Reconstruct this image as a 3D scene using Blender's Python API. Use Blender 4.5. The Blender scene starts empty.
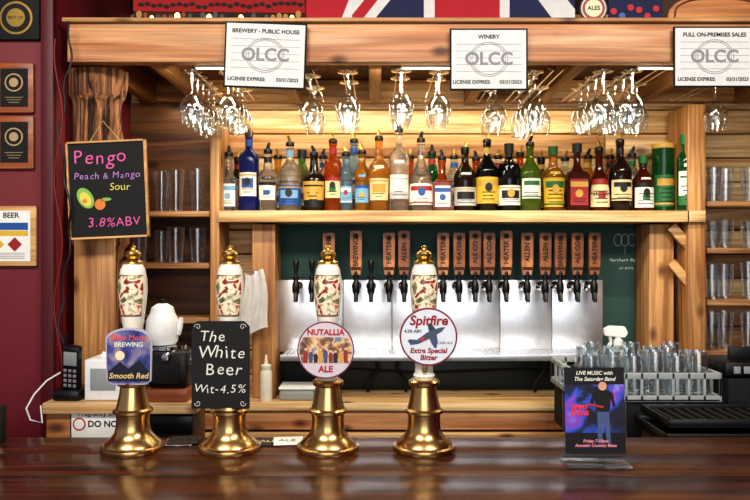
import bpy, bmesh, math, random
from mathutils import Matrix, Vector
random.seed(7)
FPX=729.17; CZ=1.54
def X(u,d): return (u-375)/FPX*d
def Z(v,d): return CZ+(250-v)/FPX*d
def S(p,d): return p/FPX*d
T=Matrix.Translation
def R(a,ax): return Matrix.Rotation(math.radians(a),4,ax)
FRONT=R(90,'X')
scene=bpy.context.scene
scene.view_settings.view_transform='Standard'
for lk in ('Medium High Contrast','Standard - Medium High Contrast'):
    try:
        scene.view_settings.look=lk; break
    except Exception: pass
def lin(c):
    return tuple(((x/255)/12.92 if x/255<=0.04045 else ((x/255+0.055)/1.055)**2.4) for x in c)+(1,)
MC={}
def mat(name,c,rough=.5,metal=0,trans=0,ior=1.45,coat=0,emit=0,bump=0,spec=.5,alpha=None):
    if name in MC: return MC[name]
    m=bpy.data.materials.new(name); m.use_nodes=True; nt=m.node_tree
    b=nt.nodes['Principled BSDF']; col=lin(c)
    b.inputs['Base Color'].default_value=col
    b.inputs['Roughness'].default_value=rough; b.inputs['Metallic'].default_value=metal
    b.inputs['Transmission Weight'].default_value=trans; b.inputs['IOR'].default_value=ior
    b.inputs['Coat Weight'].default_value=coat; b.inputs['Specular IOR Level'].default_value=spec
    if emit:
        b.inputs['Emission Color'].default_value=col; b.inputs['Emission Strength'].default_value=emit
    n=nt.nodes.new('ShaderNodeTexNoise'); n.inputs['Scale'].default_value=35
    tc=nt.nodes.new('ShaderNodeTexCoord'); nt.links.new(tc.outputs['Object'],n.inputs['Vector'])
    if trans==0 and not emit:
        mx=nt.nodes.new('ShaderNodeMix'); mx.data_type='RGBA'; mx.blend_type='MULTIPLY'; mx.inputs[0].default_value=.2
        mx.inputs[6].default_value=col; nt.links.new(n.outputs['Fac'],mx.inputs[7])
        nt.links.new(mx.outputs[2],b.inputs['Base Color'])
    if bump:
        bp=nt.nodes.new('ShaderNodeBump'); bp.inputs['Strength'].default_value=bump; bp.inputs['Distance'].default_value=.004
        nt.links.new(n.outputs['Fac'],bp.inputs['Height']); nt.links.new(bp.outputs[0],b.inputs['Normal'])
    MC[name]=m; return m
def wood(name,c1,c2,axis='x',seed=0,rough=.5,coat=0,knots=True,fine=.35,across=9,bump=.2,spec=.5,dist=.002):
    if name in MC: return MC[name]
    m=bpy.data.materials.new(name); m.use_nodes=True; nt=m.node_tree; L=nt.links.new
    b=nt.nodes['Principled BSDF']; b.inputs['Roughness'].default_value=rough; b.inputs['Coat Weight'].default_value=coat
    b.inputs['Coat Roughness'].default_value=.12; b.inputs['Specular IOR Level'].default_value=spec
    tc=nt.nodes.new('ShaderNodeTexCoord')
    def mp(al,ac):
        k=nt.nodes.new('ShaderNodeMapping'); k.inputs['Location'].default_value=(seed*3.7,seed*1.9,seed*5.3)
        k.inputs['Scale'].default_value=tuple(al if a==axis else ac for a in 'xyz'); L(tc.outputs['Object'],k.inputs['Vector']); return k
    n=nt.nodes.new('ShaderNodeTexNoise'); n.inputs['Scale'].default_value=1; n.inputs['Detail'].default_value=6; n.inputs['Distortion'].default_value=1.4
    L(mp(1.3,across*1.6).outputs[0],n.inputs['Vector'])
    r=nt.nodes.new('ShaderNodeValToRGB'); r.color_ramp.elements[0].position=.36; r.color_ramp.elements[1].position=.62
    r.color_ramp.elements[0].color=lin(c2); r.color_ramp.elements[1].color=lin(c1); L(n.outputs['Fac'],r.inputs['Fac'])
    f=nt.nodes.new('ShaderNodeTexNoise'); f.inputs['Scale'].default_value=1; f.inputs['Detail'].default_value=3
    L(mp(3,110).outputs[0],f.inputs['Vector'])
    r2=nt.nodes.new('ShaderNodeValToRGB'); r2.color_ramp.elements[0].position=.3; r2.color_ramp.elements[0].color=(1-fine,1-fine,1-fine,1); r2.color_ramp.elements[1].position=.6
    L(f.outputs['Fac'],r2.inputs['Fac'])
    mx=nt.nodes.new('ShaderNodeMix'); mx.data_type='RGBA'; mx.blend_type='MULTIPLY'; mx.inputs[0].default_value=1
    L(r.outputs[0],mx.inputs[6]); L(r2.outputs[0],mx.inputs[7]); out=mx.outputs[2]
    if knots:
        v=nt.nodes.new('ShaderNodeTexVoronoi'); v.inputs['Scale'].default_value=1; L(mp(5.0,9).outputs[0],v.inputs['Vector'])
        r3=nt.nodes.new('ShaderNodeValToRGB'); e=r3.color_ramp.elements; e[0].position=.07; e[0].color=(.16,.08,.04,1); e[1].position=.2; e[1].color=(1,1,1,1)
        L(v.outputs['Distance'],r3.inputs['Fac'])
        m2=nt.nodes.new('ShaderNodeMix'); m2.data_type='RGBA'; m2.blend_type='MULTIPLY'; m2.inputs[0].default_value=.9
        L(out,m2.inputs[6]); L(r3.outputs[0],m2.inputs[7]); out=m2.outputs[2]
    L(out,b.inputs['Base Color'])
    bp=nt.nodes.new('ShaderNodeBump'); bp.inputs['Strength'].default_value=bump; bp.inputs['Distance'].default_value=dist
    L((n if dist>.003 else f).outputs['Fac'],bp.inputs['Height']); L(bp.outputs[0],b.inputs['Normal'])
    MC[name]=m; return m
def thinglass(name,c=(250,252,252),base=.05,rough=.05,gain=.9,pw=2.0):
    if name in MC: return MC[name]
    m=bpy.data.materials.new(name); m.use_nodes=True; nt=m.node_tree; nt.nodes.clear(); L=nt.links.new
    o=nt.nodes.new('ShaderNodeOutputMaterial'); mx=nt.nodes.new('ShaderNodeMixShader')
    t=nt.nodes.new('ShaderNodeBsdfTransparent'); t.inputs[0].default_value=lin(c)
    g=nt.nodes.new('ShaderNodeBsdfGlossy'); g.inputs['Roughness'].default_value=rough; g.inputs['Color'].default_value=(.97,.98,1,1)
    lw=nt.nodes.new('ShaderNodeLayerWeight'); lw.inputs['Blend'].default_value=.5
    p=nt.nodes.new('ShaderNodeMath'); p.operation='POWER'; p.inputs[1].default_value=pw; L(lw.outputs['Facing'],p.inputs[0])
    a=nt.nodes.new('ShaderNodeMath'); a.operation='MULTIPLY_ADD'; a.inputs[1].default_value=gain; a.inputs[2].default_value=base
    L(p.outputs[0],a.inputs[0]); L(a.outputs[0],mx.inputs[0]); L(t.outputs[0],mx.inputs[1]); L(g.outputs[0],mx.inputs[2]); L(mx.outputs[0],o.inputs[0])
    MC[name]=m; return m
def patches(name,cols,scale=60,stops=None,rough=.3):
    if name in MC: return MC[name]
    m=bpy.data.materials.new(name); m.use_nodes=True; nt=m.node_tree; L=nt.links.new
    b=nt.nodes['Principled BSDF']; b.inputs['Roughness'].default_value=rough
    tc=nt.nodes.new('ShaderNodeTexCoord'); n=nt.nodes.new('ShaderNodeTexNoise'); n.inputs['Scale'].default_value=scale; n.inputs['Detail'].default_value=3; n.inputs['Distortion'].default_value=.6
    L(tc.outputs['Object'],n.inputs['Vector'])
    r=nt.nodes.new('ShaderNodeValToRGB'); cr=r.color_ramp; cr.interpolation='LINEAR'
    k=len(cols)
    for i,c in enumerate(cols):
        p=stops[i] if stops else .28+.44*i/(k-1)
        if i<2: e=cr.elements[i]; e.position=p
        else: e=cr.elements.new(p)
        e.color=lin(c)
    L(n.outputs['Fac'],r.inputs['Fac']); L(r.outputs[0],b.inputs['Base Color'])
    MC[name]=m; return m

class B:
    def __init__(s): s.bm=bmesh.new(); s.mats=[]
    def mi(s,m):
        if m not in s.mats: s.mats.append(m)
        return s.mats.index(m)
    def add(s,t,m,M=None):
        if M is not None: t.transform(M)
        i=s.mi(m)
        for f in t.faces: f.material_index=i; f.smooth=True
        me=bpy.data.meshes.new('t'); t.to_mesh(me); t.free(); s.bm.from_mesh(me); bpy.data.meshes.remove(me); return s
    def box(s,x0,x1,y0,y1,z0,z1,m,bev=.002,M=None):
        t=bmesh.new(); bmesh.ops.create_cube(t,size=1)
        t.transform(T(((x0+x1)/2,(y0+y1)/2,(z0+z1)/2))@Matrix.Diagonal((abs(x1-x0),abs(y1-y0),abs(z1-z0),1)))
        if bev: bmesh.ops.bevel(t,geom=t.edges[:],offset=min(bev,.3*min(abs(x1-x0),abs(y1-y0),abs(z1-z0))),segments=2,affect='EDGES',profile=.5)
        return s.add(t,m,M)
    def lathe(s,pr,m,M=None,seg=24,arc=None,sx=1,sy=1):
        t=bmesh.new(); a0,a1=arc if arc else (0,2*math.pi); full=arc is None
        n=seg if full else seg+1; rings=[]
        for r,z in pr:
            rings.append([t.verts.new((max(r,1e-5)*math.cos(a0+(a1-a0)*i/seg)*sx,max(r,1e-5)*math.sin(a0+(a1-a0)*i/seg)*sy,z)) for i in range(n)])
        for a,b in zip(rings,rings[1:]):
            for i in range(seg):
                j=(i+1)%n; t.faces.new((a[i],a[j],b[j],b[i]))
        bmesh.ops.remove_doubles(t,verts=t.verts[:],dist=1e-5 if min(p[0] for p in pr)>1e-4 else 2.5e-5)
        bmesh.ops.recalc_face_normals(t,faces=t.faces[:]) if full else None
        return s.add(t,m,M)
    def ext(s,pts,h,m,M=None,bev=0):
        t=bmesh.new(); vs=[t.verts.new((p[0],p[1],0)) for p in pts]; f=t.faces.new(vs)
        r=bmesh.ops.extrude_face_region(t,geom=[f]); 
        for v in [g for g in r['geom'] if isinstance(g,bmesh.types.BMVert)]: v.co.z+=h
        bmesh.ops.recalc_face_normals(t,faces=t.faces[:])
        if bev: bmesh.ops.bevel(t,geom=t.edges[:],offset=bev,segments=2,affect='EDGES')
        return s.add(t,m,M)
    def tube(s,pts,r,m,seg=8,M=None):
        t=bmesh.new(); P=[Vector(p) for p in pts]; rings=[]; up=None
        for i,p in enumerate(P):
            d=(P[min(i+1,len(P)-1)]-P[max(i-1,0)]).normalized()
            if up is None: up=Vector((0,0,1)) if abs(d.z)<.9 else Vector((1,0,0))
            a=d.cross(up)
            if a.length<1e-3: a=d.cross(Vector((0,1,0)))
            a.normalize(); b=a.cross(d); up=b; rr=r[i] if isinstance(r,(list,tuple)) else r
            rings.append([t.verts.new(p+a*math.cos(k*2*math.pi/seg)*rr+b*math.sin(k*2*math.pi/seg)*rr) for k in range(seg)])
        for a,b in zip(rings,rings[1:]):
            for i in range(seg): t.faces.new((a[i],a[(i+1)%seg],b[(i+1)%seg],b[i]))
        t.faces.new(rings[0][::-1]); t.faces.new(rings[-1]); bmesh.ops.recalc_face_normals(t,faces=t.faces[:])
        return s.add(t,m,M)
    def text(s,st,size,m,M,h=.0004,shear=0,bold=0,wide=1):
        c=bpy.data.curves.new('t','FONT'); c.body=st; c.size=size; c.align_x='CENTER'; c.align_y='CENTER'; c.extrude=h; c.shear=shear; c.offset=bold*size; c.resolution_u=3
        o=bpy.data.objects.new('t',c); scene.collection.objects.link(o); dg=bpy.context.evaluated_depsgraph_get(); dg.update()
        me=bpy.data.meshes.new_from_object(o.evaluated_get(dg)); t=bmesh.new(); t.from_mesh(me)
        bpy.data.objects.remove(o); bpy.data.curves.remove(c); bpy.data.meshes.remove(me)
        return s.add(t,m,M@Matrix.Diagonal((wide,1,1,1)))
    def chalk(s,st,size,m,M,seed=1):
        rr=random.Random(seed); adv={'i':.34,'l':.3,' ':.35,'m':.92,'w':.8,'W':.98,'M':.95,'t':.42,'r':.45,'.':.3,'-':.42,'%':.86,'&':.75,'f':.36,'T':.62,'B':.68,'A':.72,'V':.7}
        ws=[adv.get(c,.6)*size*.92 for c in st]; x=-sum(ws)/2
        for c,w in zip(st,ws):
            if c!=' ': s.text(c,size*rr.uniform(.92,1.08),m,M@T((x+w/2,rr.uniform(-.05,.05)*size,0))@R(rr.uniform(-7,7),'Z'),.0003,rr.uniform(0,.2),-.004)
            x+=w
    def disc(s,r,h,m,M,seg=32,sx=1,sy=1):
        return s.ext([(r*sx*math.cos(2*math.pi*i/seg),r*sy*math.sin(2*math.pi*i/seg)) for i in range(seg)],h,m,M)
    def done(s,name,loc=(0,0,0)):
        me=bpy.data.meshes.new(name); loc=Vector(loc); s.bm.transform(T(-loc)); s.bm.to_mesh(me); s.bm.free()
        for m in s.mats: me.materials.append(m)
        try: me.set_sharp_from_angle(angle=math.radians(35))
        except Exception: pass
        o=bpy.data.objects.new(name,me); o.location=loc; scene.collection.objects.link(o); return o
def F(x,y,z,rz=0,tilt=0): return T((x,y,z))@R(tilt,'X')@FRONT@R(rz,'Z')

# ---------- materials
PINE=[wood('pine_%d'%i,c1,c2,'x',i,.5,fine=.45,across=12) for i,(c1,c2) in enumerate([((224,188,136),(184,136,84)),((212,168,114),(166,114,68)),((232,200,150),(192,146,94)),((200,154,100),(152,100,58))])]
PINEV=[wood('pine_v%d'%i,(206,156,100),(156,102,58),'z',i+5,.5,fine=.45,across=12) for i in range(3)]
BEAM=wood('beam_wood',(214,160,114),(184,120,78),'x',11,.5,.05,fine=.35,across=16)
BEAMY=wood('joist_wood',(166,120,74),(118,76,42),'y',12,.5)
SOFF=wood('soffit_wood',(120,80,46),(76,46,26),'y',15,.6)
DARKW=wood('dark_wood',(104,64,36),(62,36,20),'x',13,.5)
DARKV=wood('dark_wood_v',(104,64,38),(62,36,20),'z',14,.5)
TOP=wood('bar_top_wood',(88,44,25),(36,16,10),'x',20,.28,.15,knots=False,fine=.6,across=22,bump=.05,spec=.4)
TOP2=wood('bar_top_wood_b',(96,50,29),(42,19,12),'x',23,.28,.15,knots=False,fine=.6,across=22,bump=.05,spec=.4)
TRUNK=wood('log_wood',(182,124,80),(52,28,17),'z',31,.8,fine=.75,across=26,bump=1,dist=.012)
RED=mat('red_wall_paint',(112,24,38),.6,bump=.1)
BLACK=mat('black_plastic',(16,16,18),.35); MATTE=mat('black_matte',(22,22,22),.8)
CHALKB=mat('chalkboard_black',(24,25,26),.75); GREEN=mat('chalkboard_green',(52,84,78),.7)
BRASS=mat('brass',(206,170,116),.25,1); GOLD=mat('gold_leaf',(218,182,104),.28,1)
STEEL=mat('brushed_steel',(248,250,255),.33,.85); CHROME=mat('chrome',(220,220,225),.1,1)
CERAM=mat('white_ceramic',(240,236,224),.15,coat=.5); WHITE=mat('white_paper',(240,240,236),.6)
WPLAS=mat('white_plastic',(232,234,236),.35); GREYP=mat('grey_plastic',(150,155,158),.5)
GLASS=thinglass('drinking_glass',(244,248,248),.10,.06,.95,1.6); GLASS2=thinglass('shelf_glass',(240,246,248),.17,.14,.85,1.4)
INK=mat('black_ink',(24,24,26),.6); GREYI=mat('grey_ink',(140,140,144),.6)
CHALK=mat('white_chalk',(225,225,215),.8); PINK=mat('pink_chalk',(226,100,170),.8); YEL=mat('yellow_chalk',(228,214,100),.8)
PURP=mat('purple_chalk',(190,140,205),.8); LGRN=mat('green_chalk',(140,190,90),.8); ORNG=mat('orange_chalk',(226,134,70),.8)
REDI=mat('red_ink',(178,28,40),.6); NAVY=mat('navy_cloth',(28,34,72),.8); CREAM=mat('cream',(236,222,184),.6)
FRAMEW=wood('frame_wood',(222,176,116),(190,136,80),'x',41,.5,knots=False)
WALNUT=wood('plaque_wood',(176,102,60),(134,70,38),'x',42,.4,knots=False)
HOLLOW=mat('shadow_gap',(40,22,10),.9)

# ---------- shell
b=B(); b.box(-3.2,3.2,-3,3.2,-.05,0,mat('floor_tile',(90,60,45),.5)); b.done('floor')
b=B(); b.box(-3.2,3.2,-3,3.2,3.0,3.05,mat('ceiling_paint',(195,180,160),.8)); b.done('ceiling')
b=B()
z=.02
i=0
while z<2.4:
    h=.094
    x=-3.2+(-1.1,-.3,-1.9,-.7,-2.2)[i%5]
    while x<3.2:
        xa,xb=max(x,-3.2),min(x+2.6,3.2)
        if xb-xa>.02: b.box(xa+.001,xb-.001,2.85,2.893,z+.002,z+h-.002,PINE[random.randrange(4)],.005)
        x+=2.6
    z+=h; i+=1
b.box(-3.2,3.2,2.895,2.95,0,3,HOLLOW,0)
b.done('wall_back')
b=B(); b.box(-3.2,-.95,2.17,2.84,0,3.0,RED,.002); b.done('wall_left')
b=B(); b.box(3.2,3.25,-3,3.2,0,3,RED,0); b.done('wall_right')
b=B(); b.box(-.985,-.947,2.145,2.17,0,3.0,mat('dark_red_trim',(84,18,28),.5),.004); b.done('trim_1',(-.966,2.16,1))

# ---------- front bar counter
b=B()
ys=[1.05,1.28,1.52,1.68,1.83]
for k in range(4): b.box(-2.4,2.4,ys[k]+.0004,ys[k+1]-.0004,1.03,1.07,(TOP,TOP2)[k%2],.001)
b.box(-2.3,2.3,1.15,1.75,0.0,1.03,DARKV,.002)
for k in range(12): b.box(-2.25+k*.38,-1.95+k*.38,1.13,1.15,.15,.95,DARKV,.004)
b.done('bar_counter',(0,1.4,0))

# ---------- overhead beam / soffit
b=B()
xL=X(67,2.17)
b.box(xL,2.6,2.17,2.215,2.10,2.215,BEAM,.004)
b.box(xL-.01,2.6,2.155,2.25,2.2155,2.228,PINE[1],.003)
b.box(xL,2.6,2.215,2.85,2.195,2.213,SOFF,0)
for jx in (-.86,-.67,-.30,0.0,.36,.63,1.02,1.4,1.8):
    b.box(jx-.02,jx+.02,2.216,2.80,2.102,2.194,BEAMY,.003)
b.box(xL,2.6,2.805,2.849,2.112,2.194,PINE[1],.003)
b.done('overhead_bar_canopy',(0,2.2,2.1))
# log post
b=B(); t=bmesh.new(); rings=[]
random.seed(3)
N=60; zz=[1.0+.02*k for k in range(55)]+[2.099]
ph=[random.uniform(0,6) for _ in range(8)]
for z in zz:
    base=.060 if z<1.55 else .069+.008*math.sin(z*9)
    if z>2.0: base=.076+.012*(z-2.0)/.1
    g=1.3 if z>1.5 else .35
    row=[]
    for k in range(N):
        a=2*math.pi*k/N
        rr_=base+g*(.007*math.sin(3*a+ph[0]+z*4)+.004*math.sin(11*a+ph[1]+z*6+math.sin(z*17))+.0045*abs(math.sin(8.5*a+ph[3]+2*math.sin(z*11)))+random.uniform(-.002,.002))
        row.append(t.verts.new((rr_*math.cos(a),min(rr_,.08)*math.sin(a),z)))
    rings.append(row)
for a,c in zip(rings,rings[1:]):
    for k in range(N): t.faces.new((a[k],a[(k+1)%N],c[(k+1)%N],c[k]))
b.add(t,TRUNK,T((X(99,2.3),2.3,0)))
b.box(X(78,2.24),X(118,2.24),2.208,2.222,1.13,Z(236,2.24),PINEV[0],.003)
b.box(X(99,2.3)-.06,X(99,2.3)+.06,2.24,2.36,0,1.05,PINEV[0])
b.done('log_post',(X(99,2.3),2.3,1))

# ---------- shelf & posts
b=B()
z1=Z(210.5,2.6); z0=Z(222,2.6)
b.box(X(219.5,2.62),X(687.5,2.62),2.6,2.849,z0,z1,PINE[2],.003)
b.box(X(687,2.6),X(706,2.6),2.6,2.619,z0,z1,PINE[2],.003)
b.done('bottle_shelf',(0,2.7,z0)); ST=z1
def post(u0,u1,v0,d,dep,m,name='wooden_post'):
    b=B(); b.box(X(u0,d),X(u1,d),d,d+dep,1.0005,Z(v0,d),m,.004); return b.done(name,(X(u0,d),d,1.0))
post(210,219,106,2.62,.185,PINEV[0]); post(252,275,224,2.66,.168,PINEV[1])
post(688,706,104,2.62,.185,PINEV[2]); post(649,674,224,2.68,.148,PINEV[0])
b=B(); d=2.64
for (ua,va,ub,vb,wd) in [(672,226,690,247,10),(672,262,690,284,9)]:
    p0=Vector((X(ua,d),0,Z(va,d))); p1=Vector((X(ub,d),0,Z(vb,d))); L=(p1-p0).length; ang=math.degrees(math.atan2(p1.z-p0.z,p1.x-p0.x))
    b.box(0,L,0,.02,-S(wd,d)/2,S(wd,d)/2,PINE[1],.003,M=T((p0.x,d,p0.z))@R(-ang,'Y'))
b.done('shelf_brace',(X(680,d),d,Z(260,d)))

b=B(); b.box(X(275,2.83),X(650,2.83),2.83,2.849,1.001,Z(223,2.83),GREEN,.001)
b.chalk('Northern Beers',.018,CHALK,F(X(626,2.83),2.829,Z(260,2.83)),3); b.chalk('on draft',.015,CHALK,F(X(626,2.83),2.829,Z(268,2.83)),4)
for a in range(3):
    b.tube([(X(618+a*7+4*math.cos(k*.52),2.828),2.8285,Z(240+6*math.sin(k*.52),2.828)) for k in range(13)],.0008,CHALK,5)
b.tube([(X(625,2.828),2.8285,Z(246,2.828)),(X(625,2.828),2.8285,Z(254,2.828))],.0008,CHALK,5)
b.done('chalkboard_panel',(0,2.83,1.3))
b=B(); b.box(X(277,2.83),X(655,2.83),2.818,2.8295,1.001,Z(356,2.83),mat('dark_backsplash',(34,46,46),.4),.001); b.done('dark_backsplash_panel',(0,2.82,1.05))
b=B()
for u,s in ((372,1),(402,-1),(540,1)):
    b.tube([(X(u,2.75)+s*.02*math.sin(k*.5),2.76,1.135-.012*k) for k in range(12)],.006,BLACK,8)
b.tube([(X(330,2.78),2.79,1.09),(X(420,2.78),2.785,1.07),(X(520,2.78),2.79,1.085),(X(600,2.78),2.79,1.075)],.005,BLACK,8)
b.done('drain_hoses',(X(380,2.75),2.76,1.0))

# steel tap panel & drip tray
b=B(); d=2.80
us=[277,343,392,436,500,552,603]
for a,c in zip(us,us[1:]): b.box(X(a,d)+.0008,X(c,d)-.0008,d,2.829,Z(352,d),Z(280,d),STEEL,.002)
b.done('steel_tap_panel',(0,d,1.3))
b=B(); d=2.62
zt=Z(355,d)
b.box(X(280,d),X(606,d),d,2.799,zt-.022,zt-.004,STEEL,.003)
b.box(X(280,d),X(606,d),d,d+.006,zt-.022,zt,STEEL,.002)
n=90
for k in range(n):
    xx=X(282,d)+(X(604,d)-X(282,d))*k/n; b.box(xx,xx+.006,d+.01,2.795,zt-.004,zt-.001,CHROME,0)
b.done('drip_tray',(0,d,zt))

# taps
PADW=[wood('paddle_%d'%i,c1,c2,'z',50+i,.45,knots=False) for i,(c1,c2) in enumerate([((172,108,64),(120,70,38)),((150,88,50),(100,56,30)),((190,124,76),(140,84,46))])]
EMB=mat('burnt_engraving',(58,28,14),.7)
def tap(u,kind):
    b=B(); d=2.72; x=X(u,d); zc=Z(287,d)
    b.lathe([(.0,0),(.019,0),(.019,.006),(.010,.012),(.010,.078),(0,.078)],CHROME,T((x,2.799,zc))@R(90,'X'),16)
    b.lathe([(0,-.052),(.0075,-.05),(.0085,-.03),(.013,-.02),(.0145,-.004),(.013,.012),(.010,.02),(.0085,.028),(.013,.032),(.013,.038),(0,.04)],BLACK,T((x,d,zc)),18)
    b.tube([(x,d,zc-.015),(x,d-.012,zc-.035),(x,d-.016,zc-.055)],[.010,.008,.0075],BLACK,10)
    if kind:
        b.lathe([(0,.036),(.011,.038),(.0125,.05),(.0105,.06),(0,.062)],BLACK,T((x,d,zc)),16)
        z0=zc+.045; h=.157+(.008 if kind==2 else 0)
        w=.0225
        b.ext([(-w*.72,0),(w*.72,0),(w*.95,.04),(w,h-.004),(w-.004,h),(-w+.004,h),(-w,h-.004),(-w*.95,.04)],.02,random.choice(PADW),F(x,d+.01,z0),.0015)
        b.text(random.choice(['HEATER','ALLEN','BREWING','ALE CO']),.024,EMB,F(x,d-.0102,z0+.085,90),.0004,bold=.03)
        b.disc(.010,.0008,EMB,F(x,d-.010,z0+h-.02),16)
        b.box(x-w*.8,x+w*.8,d-.0106,d-.01,z0+.018,z0+.03,EMB,0)
    else:
        b.lathe([(0,.036),(.008,.038),(.006,.05),(.010,.075),(.012,.09),(.009,.1),(0,.102)],BLACK,T((x,d,zc)),16)
    b.done('beer_tap',(x,d,zc))
random.seed(5)
for u,k in [(296,0),(312,0),(329,1),(356,2),(371,0),(389,1),(404,2),(443,1),(459,1),(475,2),(489,1),(506,2),(527,1),(545,1),(560,1),(577,1),(594,1)]: tap(u,k)

# ---------- bottles
def cg(name,c,tr=.9,r=.04): return mat('bottle_glass_'+name,c,r,0,tr,1.36)
GC={'clear':cg('clear',(246,250,252),.95),'blue':cg('blue',(165,205,238),.9),'amber':cg('amber',(196,92,28),.8),'gold':cg('gold',(220,160,60),.85),
'dark':cg('dark',(40,26,20),.3),'green':cg('green',(24,84,40),.5),'olive':cg('olive',(110,136,44),.7),'black':cg('black',(16,14,16),.1),'navy':cg('navy',(24,40,110),.4),'brown':cg('brown',(96,40,20),.6)}
LC={'w':(240,238,230),'cream':(228,210,166),'b':(40,86,160),'lb':(120,174,214),'r':(160,34,38),'y':(220,180,56),'k':(24,24,26),'g':(40,110,60),'gold':(200,160,74),'s':(186,190,194),'o':(216,126,54)}
def lm(k): return mat('label_'+k,LC[k],.5)
LAY=[(.12,.5,1.35,3),(.16,.46,1.1,2),(.08,.54,1.2,4),(.2,.5,.95,2),(.1,.4,1.4,2)]
def bottle(u,top,w,g,lab,acc,shape='r',dd=2.73,cap='spout'):
    b=B(); x=X(u,dd); r=S(w,dd)/2*1.12; H=(213.5-top)*dd/FPX; hs=.036 if cap=='spout' else .012
    H=H-hs; M=T((x,dd,ST+.0005)); nr=.0135
    l0,l1,aw,nl=random.choice(LAY)
    if shape=='r': pr=[(0,0),(r*.92,0),(r,.006),(r,H*.58),(r*.96,H*.63),(r*.75,H*.69),(nr*1.25,H*.77),(nr,H*.82),(nr,H*.96),(nr*1.15,H*.965),(nr*1.15,H),(0,H)]
    elif shape=='t': pr=[(0,0),(r*.92,0),(r,.006),(r,H*.68),(r*.92,H*.73),(nr*1.3,H*.79),(nr,H*.82),(nr,H*.96),(nr*1.15,H*.965),(nr*1.15,H),(0,H)]
    elif shape=='b': pr=[(0,0),(r*.95,0),(r*1.06,.01),(r*1.06,H*.3),(r*.9,H*.5),(r*.55,H*.64),(nr,H*.76),(nr,H*.96),(nr*1.2,H*.965),(nr*1.2,H),(0,H)]
    elif shape=='c': pr=[(0,0),(r*.8,0),(r*.88,.006),(r*.97,H*.4),(r*1.03,H*.58),(r*.85,H*.66),(nr*1.4,H*.72),(nr*1.1,H*.85),(nr,H*.96),(nr*1.2,H),(0,H)]
    elif shape=='tube': pr=[(0,0),(r,0),(r,H*.93),(r*1.03,H*.935),(r*1.03,H),(0,H)]
    elif shape=='q': pr=[(0,0),(r,0),(r,H*.6),(0,H*.6)]
    if shape=='q':
        wq=r*.93
        t=bmesh.new(); bmesh.ops.create_cube(t,size=1); t.transform(T((0,0,H*.31))@Matrix.Diagonal((2*wq,1.5*wq,H*.62,1)))
        bmesh.ops.bevel(t,geom=t.edges[:],offset=.009,segments=3,affect='EDGES'); b.add(t,GC[g],M)
        b.lathe([(wq*.6,H*.615),(nr*1.3,H*.68),(nr,H*.72),(nr,H*.95),(nr*1.25,H*.955),(nr*1.25,H),(0,H)],GC[g],M,20)
        yq=-.75*wq-.0008
        b.box(-wq*.8,wq*.8,yq-.0004,yq,H*.1,H*.5,lm(lab),0,M); b.box(-wq*.8,wq*.8,yq-.0009,yq,H*.38,H*.46,lm(acc),0,M)
        b.disc(wq*.35,.001,lm(acc),M@T((0,yq,H*.28))@FRONT,16); b.box(-wq*.5,wq*.5,yq-.0009,yq,H*.15,H*.165,lm('k'),0,M); b.box(-wq*.6,wq*.6,yq-.0009,yq,H*.19,H*.2,lm('k'),0,M)
    else: b.lathe(pr,GC[g],M,24)
    if shape=='tube':
        b.lathe([(r*1.03,H*.93),(r*1.04,H*.94),(r*1.04,H*1.0),(0,H*1.005)],lm('gold'),M,24)
    f=-math.pi/2
    def rr(z):
        for (ra,z_a),(rb,z_b) in zip(pr,pr[1:]):
            if z_a<=z<=z_b and z_b>z_a: return ra+(rb-ra)*(z-z_a)/(z_b-z_a)
        return r
    def band(za,zb,m,aw,off=.0008,ctr=0):
        b.lathe([(rr(za+(zb-za)*k/3)+off,za+(zb-za)*k/3) for k in range(4)],m,M,14,(f+ctr-aw,f+ctr+aw))
    if shape!='q':
        a,c=H*l0,H*l1; L=c-a
        band(a,c,lm(lab),aw)
        sty=random.randrange(4)
        if sty==0:
            band(a+L*.66,a+L*.88,lm(acc),aw*.75,.0014); band(a+L*.06,a+L*.12,lm(acc),aw,.0014)
        elif sty==1:
            band(a+L*.35,a+L*.75,lm(acc),aw*.6,.0014); band(a+L*.86,a+L*.92,lm('gold'),aw,.0014)
        elif sty==2:
            band(a,a+L*.28,lm(acc),aw,.0014); band(a+L*.8,a+L*.86,lm(acc),aw*.8,.0014)
        else:
            band(a+L*.82,c,lm(acc),aw,.0014); band(a+L*.3,a+L*.55,lm(random.choice(['gold','b','r','g'])),.35,.0014)
        for k in range(nl):
            zz=a+L*(.15+.13*k); band(zz,zz+L*.03,lm('k' if lab!='k' else 'gold'),random.uniform(.3,.7)*aw,.0018,random.uniform(-.1,.1))
        if random.random()<.5 and shape!='tube':
            b.disc(r*.32,.001,lm(random.choice(['gold','r','k','b'])),F(x,dd-rr(a+L*.6)-.0022,ST+a+L*.62),16,1,1.2)
        if shape in 'rtc':
            if random.random()<.6: band(H*.84,H*.93,lm(acc),3.1,.0006)
            if random.random()<.4: band(H*.60,H*.64,lm(lab),.5,.001)
    if cap=='spout':
        b.lathe([(0,0),(.0155,0),(.0165,.004),(.0155,.014),(.009,.018),(0,.019)],BLACK,M@T((0,0,H)),16)
        a=random.choice([-25,25,15,-15,0])
        b.tube([(0,0,.01),(0,0,.022),(math.sin(math.radians(a))*.02,0,.040)],[.009,.0075,.005],random.choice([GOLD,BLACK,GOLD]),8,M@T((0,0,H)))
    elif shape!='tube':
        b.lathe([(nr*1.3,H*.91),(nr*1.35,H+hs),(0,H+hs)],lm(cap),M,16)
    b.done('liquor_bottle',(x,dd,ST))
random.seed(11)
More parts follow.
